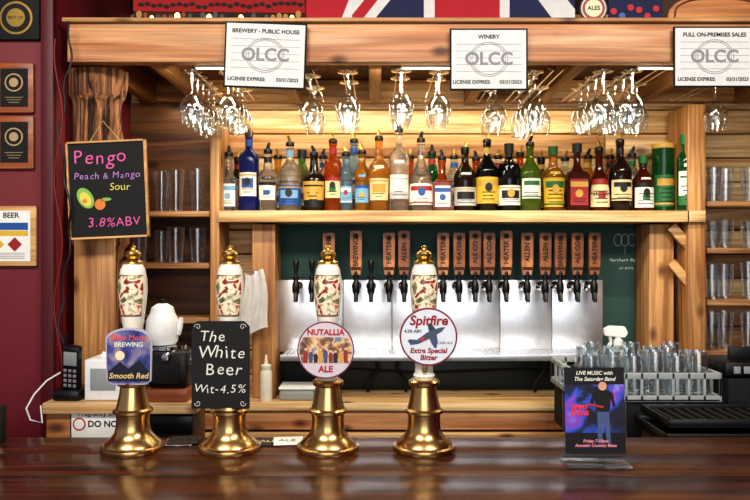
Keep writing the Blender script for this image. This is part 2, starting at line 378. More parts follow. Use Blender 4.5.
for a in [(229,148,18,'clear','w','lb','q'),(249,126,18,'navy','w','b','t'),(268,145,18,'clear','w','k','c'),(290,138,20,'clear','b','lb','r'),(314,148,20,'dark','gold','k','c'),
(333,135,16,'amber','cream','r','t'),(346,148,12,'blue','lb','w','t'),(354,134,12,'blue','w','b','t',2.80),(362,146,13,'gold','lb','b','t'),(379,132,19,'gold','cream','gold','c'),(399,124,18,'clear','w','s','t'),
(421,134,20,'clear','w','r','b'),(442,152,18,'amber','w','b','q'),(465,143,20,'dark','s','k','r'),(487,135,20,'black','y','gold','r'),(509,145,20,'black','w','k','t',2.73,'k'),
(530,138,20,'olive','w','g','r'),(553,148,20,'gold','y','g','c',2.73,'g'),(577,145,21,'brown','r','gold','q',2.73,'k'),(599,143,17,'brown','cream','r','b'),(620,135,20,'dark','cream','k','r'),
(643,157,18,'brown','w','k','r',2.73,'g'),(663,142,19,'green','g','gold','tube',2.75,'x'),(676,146,11,'green','g','w','t',2.82,'g'),(685,137,14,'green','w','g','t',2.66,'g'),
(238,152,11,'dark','w','r','t',2.81),(278,150,11,'gold','w','k','t',2.81),(302,150,12,'olive','cream','g','t',2.81,'k'),(323,150,11,'clear','w','b','t',2.81),(410,150,11,'amber','cream','k','t',2.81),(432,146,11,'green','w','r','t',2.81),(454,150,11,'clear','w','b','t',2.81),(476,152,11,'amber','cream','k','t',2.81),(498,150,10,'clear','w','r','t',2.81),(520,147,12,'amber','y','k','t',2.81),(541,152,11,'dark','w','gold','t',2.81),(565,152,11,'clear','w','b','t',2.81),(588,150,11,'gold','w','gold','t',2.81),(610,150,11,'amber','cream','k','t',2.81),(632,148,12,'clear','w','g','t',2.81)]: bottle(*a)

# ---------- glassware
def pint(b,x,y,z,h=.14,r=.040,m=GLASS2,inv=False,seg=16):
    pr=[(0,.008),(r*.68,.008),(r*.70,0),(r*.72,.01),(r*.95,h-.003),(r*1.02,h-.001),(r*1.0,h)]
    if inv: pr=[(q,h-zz) for q,zz in pr]
    b.lathe(pr,m,T((x,y,z)),seg)
def shelves(u0,u1,vs,dfront,rows,wm,dback=2.8285):
    b=B()
    for v in vs: b.box(X(u0,dfront),X(u1,dfront),dfront,dback,Z(v,dfront)-.02,Z(v,dfront),wm,.002)
    b.done('glassware_shelf',(X(u0,dfront),dfront,Z(vs[0],dfront)))
    b=B(); k=0
    for v,h in rows:
        x=X(u0,dfront)+.05
        while x<X(u1,dfront)-.04:
            pint(b,x,dfront+.06+.05*(k%2),Z(v,dfront)+.0005,h+random.choice((0,.01)),.036); x+=.068; k+=1
    b.done('shelf_pint_glasses',(X(u0,dfront),dfront,Z(vs[0],dfront)))
shelves(120,209.5,(211,263,318,),2.64,[(211,.155),(263,.12)],PINE[3])
shelves(707,800,(201,248,300,352),2.66,[(201,.12),(248,.10),(300,.13),(352,.13)],PINE[3])
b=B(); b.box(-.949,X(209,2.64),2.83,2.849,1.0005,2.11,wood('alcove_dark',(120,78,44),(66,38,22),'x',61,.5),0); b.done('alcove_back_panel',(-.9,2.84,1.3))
random.seed(9)
def wine(b,x,y,s=1,flute=0):
    zt=2.096
    R_=.037*s; pr=[(0,0),(.032,0),(.032,-.0015),(.006,-.006),(.0038,-.02),(.0038,-.065),(.008,-.072),(R_*.7,-.082),(R_,-.105),(R_*1.02,-.125),(R_*.84,-.160),(R_*.87,-.161)]
    if flute: pr=[(q*.85,z*1.07) for q,z in pr]
    b.lathe(pr,GLASS,T((x,y,zt)),20)
b=B()
rows=[(-.57,[2.27,2.345,2.42,2.5,2.58]),(-.46,[2.29,2.37,2.45,2.53]),(-.205,[2.33,2.5]),(-.085,[2.28,2.42]),(.082,[2.26,2.36]),(.20,[2.28,2.38]),(.40,[2.42,2.52]),(.50,[2.28,2.36,2.44,2.52]),(.565,[2.5]),(.71,[2.27,2.35,2.43,2.51]),(.80,[2.27,2.35,2.43,2.51]),(.88,[2.45,2.53]),(1.12,[2.4])]
for x,yy in rows:
    for y in yy: wine(b,x,y,1.0,x==.50)
    for sx in (-.014,.014): b.tube([(x+sx,2.24,2.0935),(x+sx,2.72,2.0935)],.002,CHROME,6)
    for y in (2.25,2.7):
        b.tube([(x-.014,y,2.0935),(x-.03,y,2.100)],.0018,CHROME,6); b.tube([(x+.014,y,2.0935),(x+.03,y,2.100)],.0018,CHROME,6)
b.done('hanging_wine_glasses',(0,2.4,2.1))

# ---------- license certificates
def lic(u0,u1,v0,v1,title,rz=0):
    d=2.145; b=B(); w=S(u1-u0,d); h=S(v1-v0,d); x=X((u0+u1)/2,d); z=Z((v0+v1)/2,d)
    M=F(x,2.1545,z,rz)
    b.box(-w/2,w/2,-h/2,h/2,0,.006,MATTE,.001,M); e=.005
    b.box(-w/2+e,w/2-e,-h/2+e,h/2-e,.006,.0068,mat('license_paper',(222,222,222),.6),0,M)
    q=M@T((0,0,.0072))
    b.text(title,.0165,INK,q@T((0,h*.36,0)),.0002,bold=.03)
    for r in (.056,.050):
        b.tube([(r*math.cos(k*math.pi/16),r*.9*math.sin(k*math.pi/16),0) for k in range(33)],.0009,GREYI,5,q)
    b.text('OLCC',.052,GREYI,q,.0002,bold=.03)
    for k in range(5): b.box(-w*.42,w*.42,h*(.24-.11*k),h*(.24-.11*k)+.001,0,.0003,GREYI,0,q)
    b.text('LICENSE EXPIRES:',.0145,INK,q@T((-w*.22,-h*.37,0)),.0002,bold=.03); b.text('03/31/2023',.0145,INK,q@T((w*.28,-h*.37,0)),.0002,bold=.03)
    b.done('framed_license_certificate',(x,2.15,z))
lic(224,306,22,88,'BREWERY - PUBLIC HOUSE',-2); lic(450,528,28,90,'WINERY'); lic(674,756,26,87,'FULL ON-PREMISES SALES')

# ---------- left wall plaques
def plaque(u0,u1,v0,v1,kind):
    d=2.16; b=B(); M=F(X((u0+u1)/2,d),2.1695,Z((v0+v1)/2,d)); w=S(u1-u0,d); h=S(v1-v0,d)
    if kind=='round':
        b.box(-w/2,w/2,-h/2,h/2,0,.014,MATTE,.006,M); q=M@T((0,0,.0142))
        b.disc(w*.36,.002,GOLD,q); b.disc(w*.31,.003,MATTE,q); b.disc(w*.2,.004,GOLD,q); b.text('BEST OF',.012,INK,q@T((0,0,.0045)),.0003)
    elif kind=='award':
        b.box(-w/2,w/2,-h/2,h/2,0,.014,WALNUT,.004,M); q=M@T((0,0,.0142))
        b.box(-w*.36,w*.36,-h*.38,h*.38,0,.0015,MATTE,0,q); q=q@T((0,h*.1,.0018))
        tn=mat('plaque_tan',(176,150,110),.5)
        b.disc(w*.24,.001,tn,q); b.disc(w*.2,.0016,MATTE,q); b.disc(w*.12,.002,tn,q)
        for k in range(3): b.box(-w*(.24-.05*k),w*(.24-.05*k),-h*(.30+.05*k),-h*(.29+.05*k),0,.0006,tn,0,q)
    else:
        b.box(-w/2,w/2,-h/2,h/2,0,.016,FRAMEW,.003,M); q=M@T((0,0,.0165))
        b.box(-w*.4,w*.4,-h*.42,h*.42,0,.001,WHITE,0,q); q=q@T((0,0,.0012))
        b.text('BEER',.022,INK,q@T((w*.05,h*.34,0)),.0002,bold=.02)
        b.box(-w*.4,w*.36,h*.1,h*.22,0,.0004,lm('b'),0,q); b.box(-w*.4,w*.36,h*.0,h*.09,0,.0004,lm('y'),0,q)
        b.ext([(0,0),(w*.13,-h*.12),(0,-h*.24),(-w*.13,-h*.12)],.0005,lm('r'),q@T((w*.12,-h*.02,0)))
        b.ext([(0,0),(w*.13,-h*.12),(0,-h*.24),(-w*.13,-h*.12)],.0005,lm('y'),q@T((-w*.2,-h*.02,0)))
        for k in range(4): b.box(-w*.36,w*.3,-h*(.29+.03*k),-h*(.28+.03*k),0,.0004,GREYI,0,q)
    b.done('wall_plaque' if kind!='cert' else 'framed_beer_certificate',M.translation)
plaque(-6,40,-3,40,'round'); plaque(-4,34,63,113,'award'); plaque(-4,34,116,169,'award'); plaque(-18,37,206,266,'cert')

# ---------- Pengo chalkboard
d=2.16; cx,cz=X(110,d),Z(190,d); w,h=S(79,d),S(97,d); M=F(cx,2.15,cz,2.5); b=B()
b.box(-w/2,w/2,-h/2,h/2,0,.01,CHALKB,0,M)
for a in ((-w/2,w/2,h/2-.006,h/2),(-w/2,w/2,-h/2,-h/2+.006),(-w/2,-w/2+.006,-h/2,h/2),(w/2-.006,w/2,-h/2,h/2)): b.box(a[0],a[1],a[2],a[3],-.002,.015,FRAMEW,.001,M)
q=M@T((0,0,.0104))
b.chalk('Pengo',.058,PINK,q@T((-.02,h*.33,0)),1)
b.chalk('Peach & Mango',.027,PURP,q@T((.0,h*.14,0)),2); b.chalk('Sour',.030,YEL,q@T((.035,h*.02,0)),5)
b.disc(.022,.0005,LGRN,q@T((-w*.28,-h*.08,0))@R(30,'Z'),24,1,1.5); b.disc(.015,.0008,YEL,q@T((-w*.28,-h*.09,0))@R(30,'Z'),24,1,1.5); b.disc(.007,.001,ORNG,q@T((-w*.29,-h*.11,0)))
b.disc(.016,.0005,ORNG,q@T((-w*.10,-h*.15,0)),24); b.disc(.01,.0005,LGRN,q@T((-w*.02,-h*.1,0)),24,1.5,.5)
b.chalk('3.8%ABV',.038,PINK,q@T((.015,-h*.34,0)),6)
b.tube([(-.05,h/2,.0),(-.01,h/2+.06,-.002),(.04,h/2,0)],.0015,mat('twine',(180,150,100),.9),6,M)
b.done('chalkboard_sign',(cx,2.15,cz))

# ---------- hand pumps
SCENE=patches('hunting_scene_print',[(70,90,64),(150,140,100),(236,228,206),(232,212,178),(170,50,42),(90,56,38)],48,[.3,.38,.44,.54,.59,.66],.2)
def pump(u,badge):
    b=B(); y=1.72; x=X(u,y); z0=1.0705; M=T((x,y,z0)); k=y/FPX
    P=lambda r,v: (r*k,(455-v)*k*1.0)
    b.lathe([(0,0),P(31,455),P(31.5,453),P(31,450.5),P(28,449.5),P(27,447),P(22,443),P(18,438),P(16.5,432),P(16,424),P(16.5,419),P(19.5,417.5),P(19.5,415),P(16.5,413.5),P(15,408),P(13,398),P(12.3,392),P(15,390.5),P(15.5,387),P(13,385),P(0,384.5)],BRASS,M,40)
    for dx in (-1,1): b.lathe([(0,0),(.004,.0),(.004,.003),(0,.004)],BRASS,M@T((dx*.058,-.03,.012)),10)
    b.lathe([P(0,385),P(9,385),P(11,381),P(9,378),P(8.5,360),P(9.5,340)],CERAM,M,28)
    b.lathe([P(9.5,340),P(11,339),P(11,336),P(9.5,335)],GOLD,M,28)
    body=[P(9.5,335),P(11,325),P(13,310),P(14.2,297),P(13.8,285),P(12,275),P(9.5,270)]
    b.lathe(body,CERAM,M,32)
    for c0 in (-math.pi/2,math.pi/2):
        b.lathe([(r+.0006,z) for r,z in (P(11.6,320),P(13,310),P(14.2,297),P(13.9,287),P(13.3,282))],SCENE,M,16,(c0-1.05,c0+1.05))
        b.lathe([(r+.0009,z) for r,z in (P(13.2,281.5),P(13.0,280.5))],GOLD,M,16,(c0-1.1,c0+1.1)); b.lathe([(r+.0009,z) for r,z in (P(11.4,321.5),P(11.6,320.3))],GOLD,M,16,(c0-1.1,c0+1.1))
    b.lathe([P(9.5,270),P(10.5,269.5),P(10.5,268),P(7,266),P(5,264.5),P(7.5,262.5),P(8,260),P(6.5,257.5),P(3,256),P(2.5,254),P(3.2,253),P(1.5,251.5),P(0,251)],GOLD,M,24)
    zc=lambda v:z0+(455-v)*k
    yb=y-.030
    if badge==1:
        m=patches('night_sky_print',[(24,26,60),(40,48,104),(70,76,140),(130,120,150),(190,150,110)],22)
        HP=mat('hill_print',(24,26,46),.5)
        Q=F(x+.002,yb,zc(361)); w=.054
        top=[(w*math.cos(a),.040+.028*math.sin(a)) for a in [math.pi*k/14 for k in range(15)]]
        b.ext([(-w*.96,-.055),(-w*.7,-.064),(w*.7,-.064),(w*.96,-.055)]+top,.006,mat('badge_rim',(180,176,196),.4),Q,.001)
        q=Q@T((0,0,.0062)); top=[(w*.93*math.cos(a),.038+.025*math.sin(a)) for a in [math.pi*k/14 for k in range(15)]]
        b.ext([(-w*.9,-.054),(-w*.66,-.060),(w*.66,-.060),(w*.9,-.054)]+top,.0005,m,q); q=q@T((0,0,.0008))
        b.text('Silver Moon',.017,mat('red_print',(220,80,90),.5),q@T((0,.045,0)),.0003,bold=.02); b.text('BREWING',.015,CHALK,q@T((0,.029,.0)),.0003,bold=.02)
        b.disc(.011,.0006,CREAM,q@T((-.02,.004,0)),24); b.ext([(-.048,-.034),(-.02,-.01),(.0,-.026),(.025,-.006),(.048,-.034)],.0008,HP,q)
        b.box(-.047,.047,-.055,-.032,0,.0005,HP,0,q)
        b.text('Smooth Red',.018,mat('gold_print',(226,196,130),.5),q@T((0,-.043,.0003)),.0004,.2,.02)
    elif badge==2:
        Q=F(x-.015,yb,zc(368.5)); w=.067; h=.101
        b.ext([(-w,-h),(w,-h),(w,h-.012),(w-.012,h),(-w+.012,h),(-w,h-.012)],.007,CHALKB,Q,.0015)
        q=Q@T((0,0,.0073))
        for s,yy,sz,xx in (('The',.066,.036,-.018),('White',.028,.040,.004),('Beer',-.010,.040,.006),('Wit-4.5%',-.056,.029,0)): b.chalk(s,sz,CHALK,q@T((xx,yy,0)),len(s))
        for sx in (-1,1):
            for sy in (-1,1): b.tube([(sx*(.052+.008*math.cos(t_*.6)*(1-t_/14)),sy*(.088+.008*math.sin(t_*.6)*(1-t_/14)),0) for t_ in range(13)],.0007,CHALK,5,q)
    elif badge==3:
        m=patches('festival_print',[(70,60,60),(130,90,70),(200,150,100),(222,196,150),(110,120,140)],45,[.34,.43,.5,.56,.64])
        Q=F(x-.003,yb,zc(354),0); b.disc(.066,.006,mat('badge_edge',(120,40,60),.4),Q,40); q=Q@T((0,0,.0062)); b.disc(.063,.0006,mat('lilac_print',(206,196,206),.5),q,40); q=q@T((0,0,.0008))
        b.ext([(-.054,-.030),(.054,-.030),(.060,-.01),(.060,.012),(.052,.030),(-.052,.030),(-.060,.012),(-.060,-.01)],.0004,m,q)
        rc=random.Random(6); cols=[mat('fig_red',(150,46,40),.5),mat('fig_dark',(50,34,34),.5),mat('fig_blue',(70,84,130),.5),mat('fig_gold',(206,160,80),.5)]
        for j in range(9):
            fx=-.046+j*.0115; hh_=rc.uniform(.024,.034); c_=rc.choice(cols)
            b.ext([(fx-.004,-.029),(fx+.004,-.029),(fx+.0052,-.029+hh_*.6),(fx+.003,-.029+hh_*.85),(fx-.003,-.029+hh_*.85),(fx-.0052,-.029+hh_*.6)],.0007,c_,q)
            b.disc(.003,.0008,mat('fig_skin',(226,180,146),.5),q@T((fx,-.029+hh_*.98,0)),12)
        b.text('NUTALLIA',.0185,REDI,q@T((0,.041,.0005)),.0004,bold=.03); b.text('ALE',.02,REDI,q@T((0,-.044,.0005)),.0004,bold=.03)
    else:
        Q=F(x+.008,yb,zc(341)); b.disc(.067,.006,mat('maroon_rim',(120,24,44),.4),Q,48); q=Q@T((0,0,.0062)); b.disc(.063,.0006,mat('badge_white',(214,220,230),.4),q,48); q=q@T((0,0,.0008))
        MR=mat('maroon_print',(150,24,40),.5); PL=mat('plane_grey',(70,80,104),.5)
        b.text('Spitfire',.031,MR,q@T((0,.037,0)),.0004,.15,.03); b.text('Extra Special',.0165,MR,q@T((0,-.032,0)),.0004,.15,.03); b.text('Bitter',.017,MR,q@T((0,-.048,0)),.0004,.15,.03)
        b.text('4.5% ABV',.010,INK,q@T((-.036,.013,0)),.0003,bold=.02); b.text('CASK ALE',.008,INK,q@T((.038,-.014,0)),.0003)
        p=q@T((.002,.003,0))@R(28,'Z')
        b.ext([(-.048,.001),(-.03,-.005),(.0,-.0065),(.03,-.005),(.042,0),(.03,.005),(.008,.008),(0,.009),(-.03,.005),(-.044,.014),(-.05,.013)],.0006,PL,p)
        b.ext([(.018,.002),(.012,-.018),(.002,-.032),(-.003,-.031),(-.004,-.015),(-.002,.002)],.0009,PL,p)
        b.ext([(.02,.002),(.018,.018),(.012,.026),(.008,.024),(.004,.01),(.004,.002)],.0005,mat('plane_dark',(46,54,74),.5),p)
        b.disc(.005,.0012,mat('roundel_red',(190,40,50),.5),p@T((-.018,0,0)),16); b.disc(.004,.0012,lm('b'),p@T((.004,-.018,0)),16)
    if badge!=2:
        b.box(-.006,.006,-.02,.026,-.03,0,BRASS,.001,F(x,yb,zc(368)))
    else: b.box(-.006,.006,-.01,.01,-.028,0,BRASS,.001,F(x,yb,zc(350)))
    b.done('beer_hand_pump',(x,y,z0))
for i,u in enumerate((133,230,328,424)): pump(u,i+1)

# ---------- poster stand
b=B(); y0=1.60; x=X(596,y0); z0=1.0705; w=S(60,y0)/2; hh=S(86,y0)
AC=thinglass('acrylic',(244,248,250),.04,.05,.5)
b.box(x-w-.004,x+w+.004,y0-.035,y0+.045,z0,z0+.004,AC,.001)
b.box(x-w-.004,x+w+.004,y0-.037,y0-.033,z0,z0+.024,AC,.001)
M=F(x,y0+.002,z0+.010,0,-4)
b.box(-w-.004,w+.004,0,hh+.016,-.0055,-.0025,AC,0,M)
PB=patches('concert_photo_print',[(12,12,22),(24,28,66),(40,80,190),(130,60,180),(90,170,230)],16,[.36,.46,.53,.61,.70],.6)
PK=mat('poster_black',(18,16,24),.7)
b.box(-w,w,.012,hh+.008,-.001,.001,PB,0,M); q=M@T((0,.012,.0014))
b.box(-w,w,0,hh*.24,0,.0003,PK,0,q)
b.box(-w,w,hh*.8,hh*.995,0,.0003,PK,0,q)
SK=mat('poster_skin',(214,160,130),.6); SH=mat('poster_shirt',(16,16,20),.6); JN=mat('poster_jeans',(70,90,130),.6)
m=q@T((w*.25,hh*.12,.0004))@Matrix.Diagonal((1.1,.98,1,1))
b.ext([(-.010,0),(-.002,0),(0,.05),(.003,.05),(.008,0),(.016,0),(.013,.065),(.014,.075),(-.011,.075)],.0004,JN,m)
b.ext([(-.012,.07),(.014,.07),(.017,.1),(.022,.08),(.026,.083),(.021,.112),(.012,.118),(-.01,.118),(-.019,.11),(-.026,.085),(-.021,.082),(-.014,.098)],.0005,SH,m)
b.disc(.0085,.0007,SK,m@T((.001,.127,0)),20,1,1.15); b.disc(.0095,.0005,SH,m@T((.001,.131,0)),20,1,1)
b.ext([(-.03,.085),(.0,.078),(.004,.082),(-.028,.089)],.0009,mat('poster_guitar',(190,40,50),.4),m)
b.text('LIVE MUSIC with',.0115,CHALK,q@T((0,hh*.93,.0005)),.0002,.2,.02); b.text('The Saturday Band',.012,CHALK,q@T((0,hh*.86,.0005)),.0002,.3,.02)
b.text('JIMMY\nBIVINS',.0135,mat('poster_red',(230,60,80),.5),q@T((-w*.5,hh*.5,.0005)),.0002,0,.04)
b.text('Friday 7-10pm\nAcoustic Country Blues',.0095,mat('poster_pink',(240,150,170),.6),q@T((0,hh*.12,.001)),.0002,.2,.02)
b.done('acrylic_poster_stand',(x,y0,z0))

# ---------- coasters
b=B(); random.seed(4)
for u,v,n in ((182,444,4),(268,443,2),(287,442,3)):
    d=1.778
    for k in range(n):
        a=random.uniform(-12,12); b.box(-.036,.036,-.036,.036,0,.0016,(mat('coaster_print',(120,60,50),.7),lm('k'),WHITE)[(k+n)%3] if n!=2 else lm('k'),0,T((X(u,d)+random.uniform(-.006,.006),d,1.0705+k*.0018))@R(a,'Z'))
    b.text('ALE',.026,INK if n!=2 else CREAM,T((X(u,d),d,1.0712+(n-1)*.0018+.0012)),.0002)
b.done('beer_coasters',(-.4,1.76,1.07))

# ---------- back work counter
b=B()
b.box(-.945,1.75,2.56,2.849,.975,1.0,PINE[2],.003)
b.box(-.945,1.75,2.575,2.60,.905,.974,BEAM,.003)
b.box(-.945,1.75,2.61,2.80,0,.974,DARKV,.002)
b.box(-.945,1.75,2.56,2.609,.80,.895,PINE[0],.003)
b.done('back_work_counter',(0,2.6,.9))
b=B()
b.box(X(640,2.35),1.9,2.10,2.555,.93,.955,MATTE,.003)
b.box(X(645,2.35),1.9,2.15,2.55,0,.93,DARKV,.002); b.done('service_counter',(1,2.3,.9))

# glass rack
b=B(); RK=mat('rack_grey',(168,174,176),.5); y0_,y1_=2.16,2.5
x0,x1=X(632,2.16)-.16,X(722,2.16)
def crate(z0,h):
    for (xa,xb,ya,yb) in ((x0,x1,y0_,y0_+.008),(x0,x1,y1_-.008,y1_),(x0,x0+.008,y0_,y1_),(x1-.008,x1,y0_,y1_)):
        b.box(xa,xb,ya,yb,z0,z0+.018,RK,.001); b.box(xa,xb,ya,yb,z0+h-.018,z0+h,RK,.001)
    nx=9
    for k in range(nx+1):
        xx=x0+(x1-x0-.008)*k/nx; b.box(xx,xx+.008,y0_,y0_+.008,z0,z0+h,RK,.001); b.box(xx,xx+.008,y1_-.008,y1_,z0,z0+h,RK,.001)
    for k in range(7):
        yy=y0_+(y1_-y0_-.008)*k/6; b.box(x0,x0+.008,yy,yy+.008,z0,z0+h,RK,.001); b.box(x1-.008,x1,yy,yy+.008,z0,z0+h,RK,.001); b.box(x0,x1,yy,yy+.008,z0,z0+.006,RK,0)
zc_=Z(402,2.16)
b.box(x0+.01,x1-.01,y0_+.01,y1_-.01,.9555,zc_,MATTE,.004)
crate(zc_+.0005,.085)
nx=6
for i in range(nx):
    for j in range(3):
        if (i,j)==(0,2): continue
        pint(b,x0+.05+(x1-x0-.1)*i/(nx-1)+.012*(j%2),y0_+.05+j*.1,zc_+.008,.125+.012*((i+j)%2),.037,GLASS2,True,18)
b.done('dishwasher_glass_rack',(x0,2.3,zc_))

# black drain trays on right
b=B()
xa=X(640,2.05)
for k,(ya,yb,dx) in enumerate(((1.87,2.09,0),(1.93,2.13,.03))):
    z=1.045+.024*k
    b.box(xa+dx,1.6,ya,yb,z,z+.004,BLACK,.001)
    for (p,q,r,s) in ((xa+dx,1.6,ya,ya+.008),(xa+dx,1.6,yb-.008,yb),(xa+dx,xa+dx+.008,ya,yb)): b.box(p,q,r,s,z,z+.022,BLACK,.002)
for k in range(14): b.box(xa+.06+k*.03,xa+.068+k*.03,1.94,2.12,1.073,1.082,MATTE,.001)
b.box(xa+.02,1.6,1.9,2.09,.0,1.044,DARKV,.002)
b.done('rubber_drain_tray',(xa,2,1.05))
b=B(); d=2.2
b.box(X(728,d),X(790,d),d,d+.2,.9555,Z(378,d),MATTE,.006); b.box(X(724,d),X(790,d),d-.01,d+.16,Z(376,d),Z(362,d),BLACK,.006)
b.box(X(730,d),X(790,d),d,d+.02,Z(361,d),Z(347,d),BLACK,.004,); 
for k in range(5): b.box(X(732,d)+k*.03,X(732,d)+k*.03+.02,d-.013,d-.0102,Z(373,d),Z(366,d),GREYP,.001)
b.done('cash_register',(X(730,d),d,1))
# spray bottle
b=B(); d=2.6; x=X(621,d); zb=1.0005
MS=T((x,d+.03,zb))@Matrix.Diagonal((1.08,1.08,1.12,1)); SW=mat('spray_white',(250,250,250),.4)
b.lathe([(0,0),(.036,0),(.038,.006),(.038,.11),(.03,.14),(.014,.165),(.013,.18),(0,.18)],SW,MS,20)
b.lathe([(.016,.172),(.016,.192),(.01,.195),(.01,.215),(0,.215)],SW,MS,16)
FS=MS@T((0,.011,0))@FRONT
b.ext([(-.045,.206),(.02,.2),(.03,.215),(.02,.236),(-.03,.238),(-.048,.228)],.022,SW,FS,.002)
b.ext([(-.03,.208),(-.022,.206),(-.02,.18),(-.034,.165),(-.038,.168),(-.027,.185)],.014,SW,FS,.001)
b.done('spray_bottle',(x,d,zb))
b=B(); x=X(267,2.63); b.lathe([(0,0),(.021,0),(.022,.004),(.022,.1),(.018,.112),(.019,.114),(.019,.128),(.008,.132),(.003,.165),(0,.165)],mat('squeeze_white',(222,218,204),.4),T((x,2.61,1.0005)),20); b.done('squeeze_bottle',(x,2.61,1))
b=B(); x=X(296,2.66); b.box(x-.055,x+.07,2.61,2.72,1.0005,1.04,mat('container_clear',(190,198,196),.2,0,.5),.008); b.box(x-.057,x+.074,2.606,2.724,1.04,1.048,WPLAS,.003); b.done('plastic_food_container',(x,2.66,1))
# bar towel
b=B(); d=2.625; t=bmesh.new(); TW=mat('towel_white',(255,255,255),.9,bump=.5)
nx,nz=22,24; g=[]
for j in range(nz+1):
    row=[]
    for i in range(nx+1):
        s=i/nx; q=j/nz; wv=.6+.4*q
        row.append(t.verts.new((X(255,d)+(s-.5)*.11*wv*1.0+.006*math.sin(q*5),d-.012-.010*math.sin(s*16+q*2)*(.5+.5*q)-.01,Z(272,d)-q*.21-.012*math.sin(s*5))))
    g.append(row)
for j in range(nz):
    for i in range(nx): t.faces.new((g[j][i],g[j][i+1],g[j+1][i+1],g[j+1][i]))
r=bmesh.ops.solidify(t,geom=t.faces[:],thickness=.004); b.add(t,TW)
b.lathe([(0,0),(.006,0),(.006,.03),(.009,.034),(0,.036)],CHROME,T((X(255,d),2.659,Z(273,d)))@R(90,'X'),12)
b.done('bar_towel',(X(255,d),d,1.3))

# ---------- left side cabinet and items
zt=1.12
b=B()
b.box(X(42,2.0),X(196,2.0),2.0,2.155,zt-.03,zt,PINE[2],.003)
b.box(X(46,2.02),X(118,2.02),2.02,2.14,0,zt-.031,wood('cab_front',(196,134,78),(160,98,52),'x',71,.5),.003)
b.box(X(120,2.02),X(194,2.02),2.04,2.155,0,zt-.031,DARKW,.003)
b.box(X(150,2.04),X(194,2.04),2.02,2.039,zt-.09,zt-.04,BLACK,.003)
b.done('left_cabinet',(X(120,2),2.08,1))
b=B(); d=2.0; q=F(X(96,d),2.0195,Z(424,d)); w=S(56,d)/2; h=S(30,d)/2
b.box(-w,w,-h,h,0,.004,WHITE,0,q); q=q@T((0,0,.0043)); b.box(-w,w,h-.003,h,0,.0004,INK,0,q); b.box(-w,-w+.003,-h,h,0,.0004,INK,0,q)
b.text('Pregnancy and',.019,INK,q@T((0,h*.6,0)),.0002,bold=.01); b.text('DO NOT',.024,INK,q@T((.02,-h*.1,0)),.0002,bold=.03)
b.disc(.018,.0005,REDI,q@T((-w*.68,-h*.1,0)),24); b.disc(.014,.0007,WHITE,q@T((-w*.68,-h*.1,0)),24)
b.done('warning_sign',(X(95,d),2.01,1.08))
b=B(); d=2.06; x=X(72,d); b.box(x-.04,x+.035,d-.04,d+.05,zt+.0005,zt+.03,BLACK,.008)
M=T((x,d,zt+.02))@R(14,'X')@R(6,'Y'); b.box(-.025,.025,-.014,.014,0,.14,BLACK,.008,M); b.box(-.018,.018,-.0155,-.013,.085,.125,GREYP,.001,M)
for i in range(3):
    for j in range(4): b.box(-.018+i*.013,-.009+i*.013,-.016,-.013,.02+j*.015,.029+j*.015,GREYI,.001,M)
b.tube([(-.018,0,.135),(-.018,0,.17)],.004,BLACK,8,M); b.done('cordless_phone',(x,d,zt))
b=B(); x=X(107,d); b.box(x-.053,x+.052,2.03,2.14,zt+.0005,zt+.115,WPLAS,.006); b.box(x-.035,x+.035,2.027,2.031,zt+.03,zt+.09,GREYP,.002); b.ext([(-.03,0),(.03,0),(.024,.014),(0,.008),(-.022,.016)],.002,WHITE,F(x,2.09,zt+.114)); b.done('napkin_dispenser',(x,d,zt))
d=2.07; b=B(); x=X(172,d)
b.box(x-.06,x+.06,2.01,2.14,zt+.0005,zt+.035,WALNUT,.004); b.box(x-.056,x+.055,2.02,2.13,zt+.036,zt+.14,BLACK,.012)
b.box(x-.04,x+.035,2.014,2.021,zt+.05,zt+.11,MATTE,.003); b.lathe([(0,0),(.012,0),(.01,.012),(0,.013)],CHROME,T((x,2.014,zt+.125))@R(90,'X'),14)
b.lathe([(.05,.14),(.05,.15),(0,.152)],CHROME,T((x-.01,2.075,zt)),20)
b.done('coffee_grinder',(x,d,zt))
b=B(); x=X(162,d); M=T((x,2.075,zt+.1525))
b.lathe([(0,0),(.036,0),(.042,.008),(.047,.04),(.044,.07),(.034,.09),(.033,.093),(.03,.093),(.03,.088),(0,.085)],WPLAS,M,24)
b.lathe([(.034,.092),(.03,.105),(.015,.115),(0,.116)],WPLAS,M,20); b.lathe([(0,.115),(.007,.117),(.008,.126),(0,.13)],BLACK,M,12)
b.tube([(-.04,0,.075),(-.065,0,.07),(-.07,0,.045),(-.06,0,.02),(-.044,0,.015)],.006,BLACK,8,M)
b.tube([(.04,0,.03),(.05,0,.05),(.054,0,.075)],[.012,.008,.006],WPLAS,10,M)
b.done('white_kettle',(x,2.075,zt+.15))
# cables
b=B(); d=2.13
pts=[(X(66+5*math.sin(v*.035)+2*math.sin(v*.13),d),d-.004*math.sin(v*.1)-.005,Z(v,d)) for v in range(22,366,6)]
b.tube(pts,.0032,BLACK,6)
pts=[(X(60+4*math.sin(v*.05+2),d),d-.012,Z(v,d)) for v in range(40,375,6)]
b.tube(pts,.0022,mat('red_cable',(120,30,30),.5),6)
b.done('hanging_power_cord',(X(65,d),d,1.8))
b=B(); d=2.02
pts=[(X(62,2.05),2.04,Z(372,2.05)),(X(50,2.03),2.01,Z(380,2.02)),(X(40,d),1.985,Z(392,d)),(X(34,d),1.975,Z(405,d)),(X(38,d),1.975,Z(416,d)),(X(48,d),1.985,Z(420,d)),(X(44,d),2.0,Z(404,d))]
b.tube(pts,.0025,WPLAS,6); b.done('phone_cable',pts[0])
b=B(); b.box(X(-20,1.8),X(5,1.8),1.78,1.81,1.0705,Z(405,1.8),MATTE,.003); b.box(X(-18,1.8),X(3,1.8),1.777,1.78,1.08,Z(410,1.8),CREAM,0); b.done('menu_holder',(X(-8,1.8),1.79,1.07))

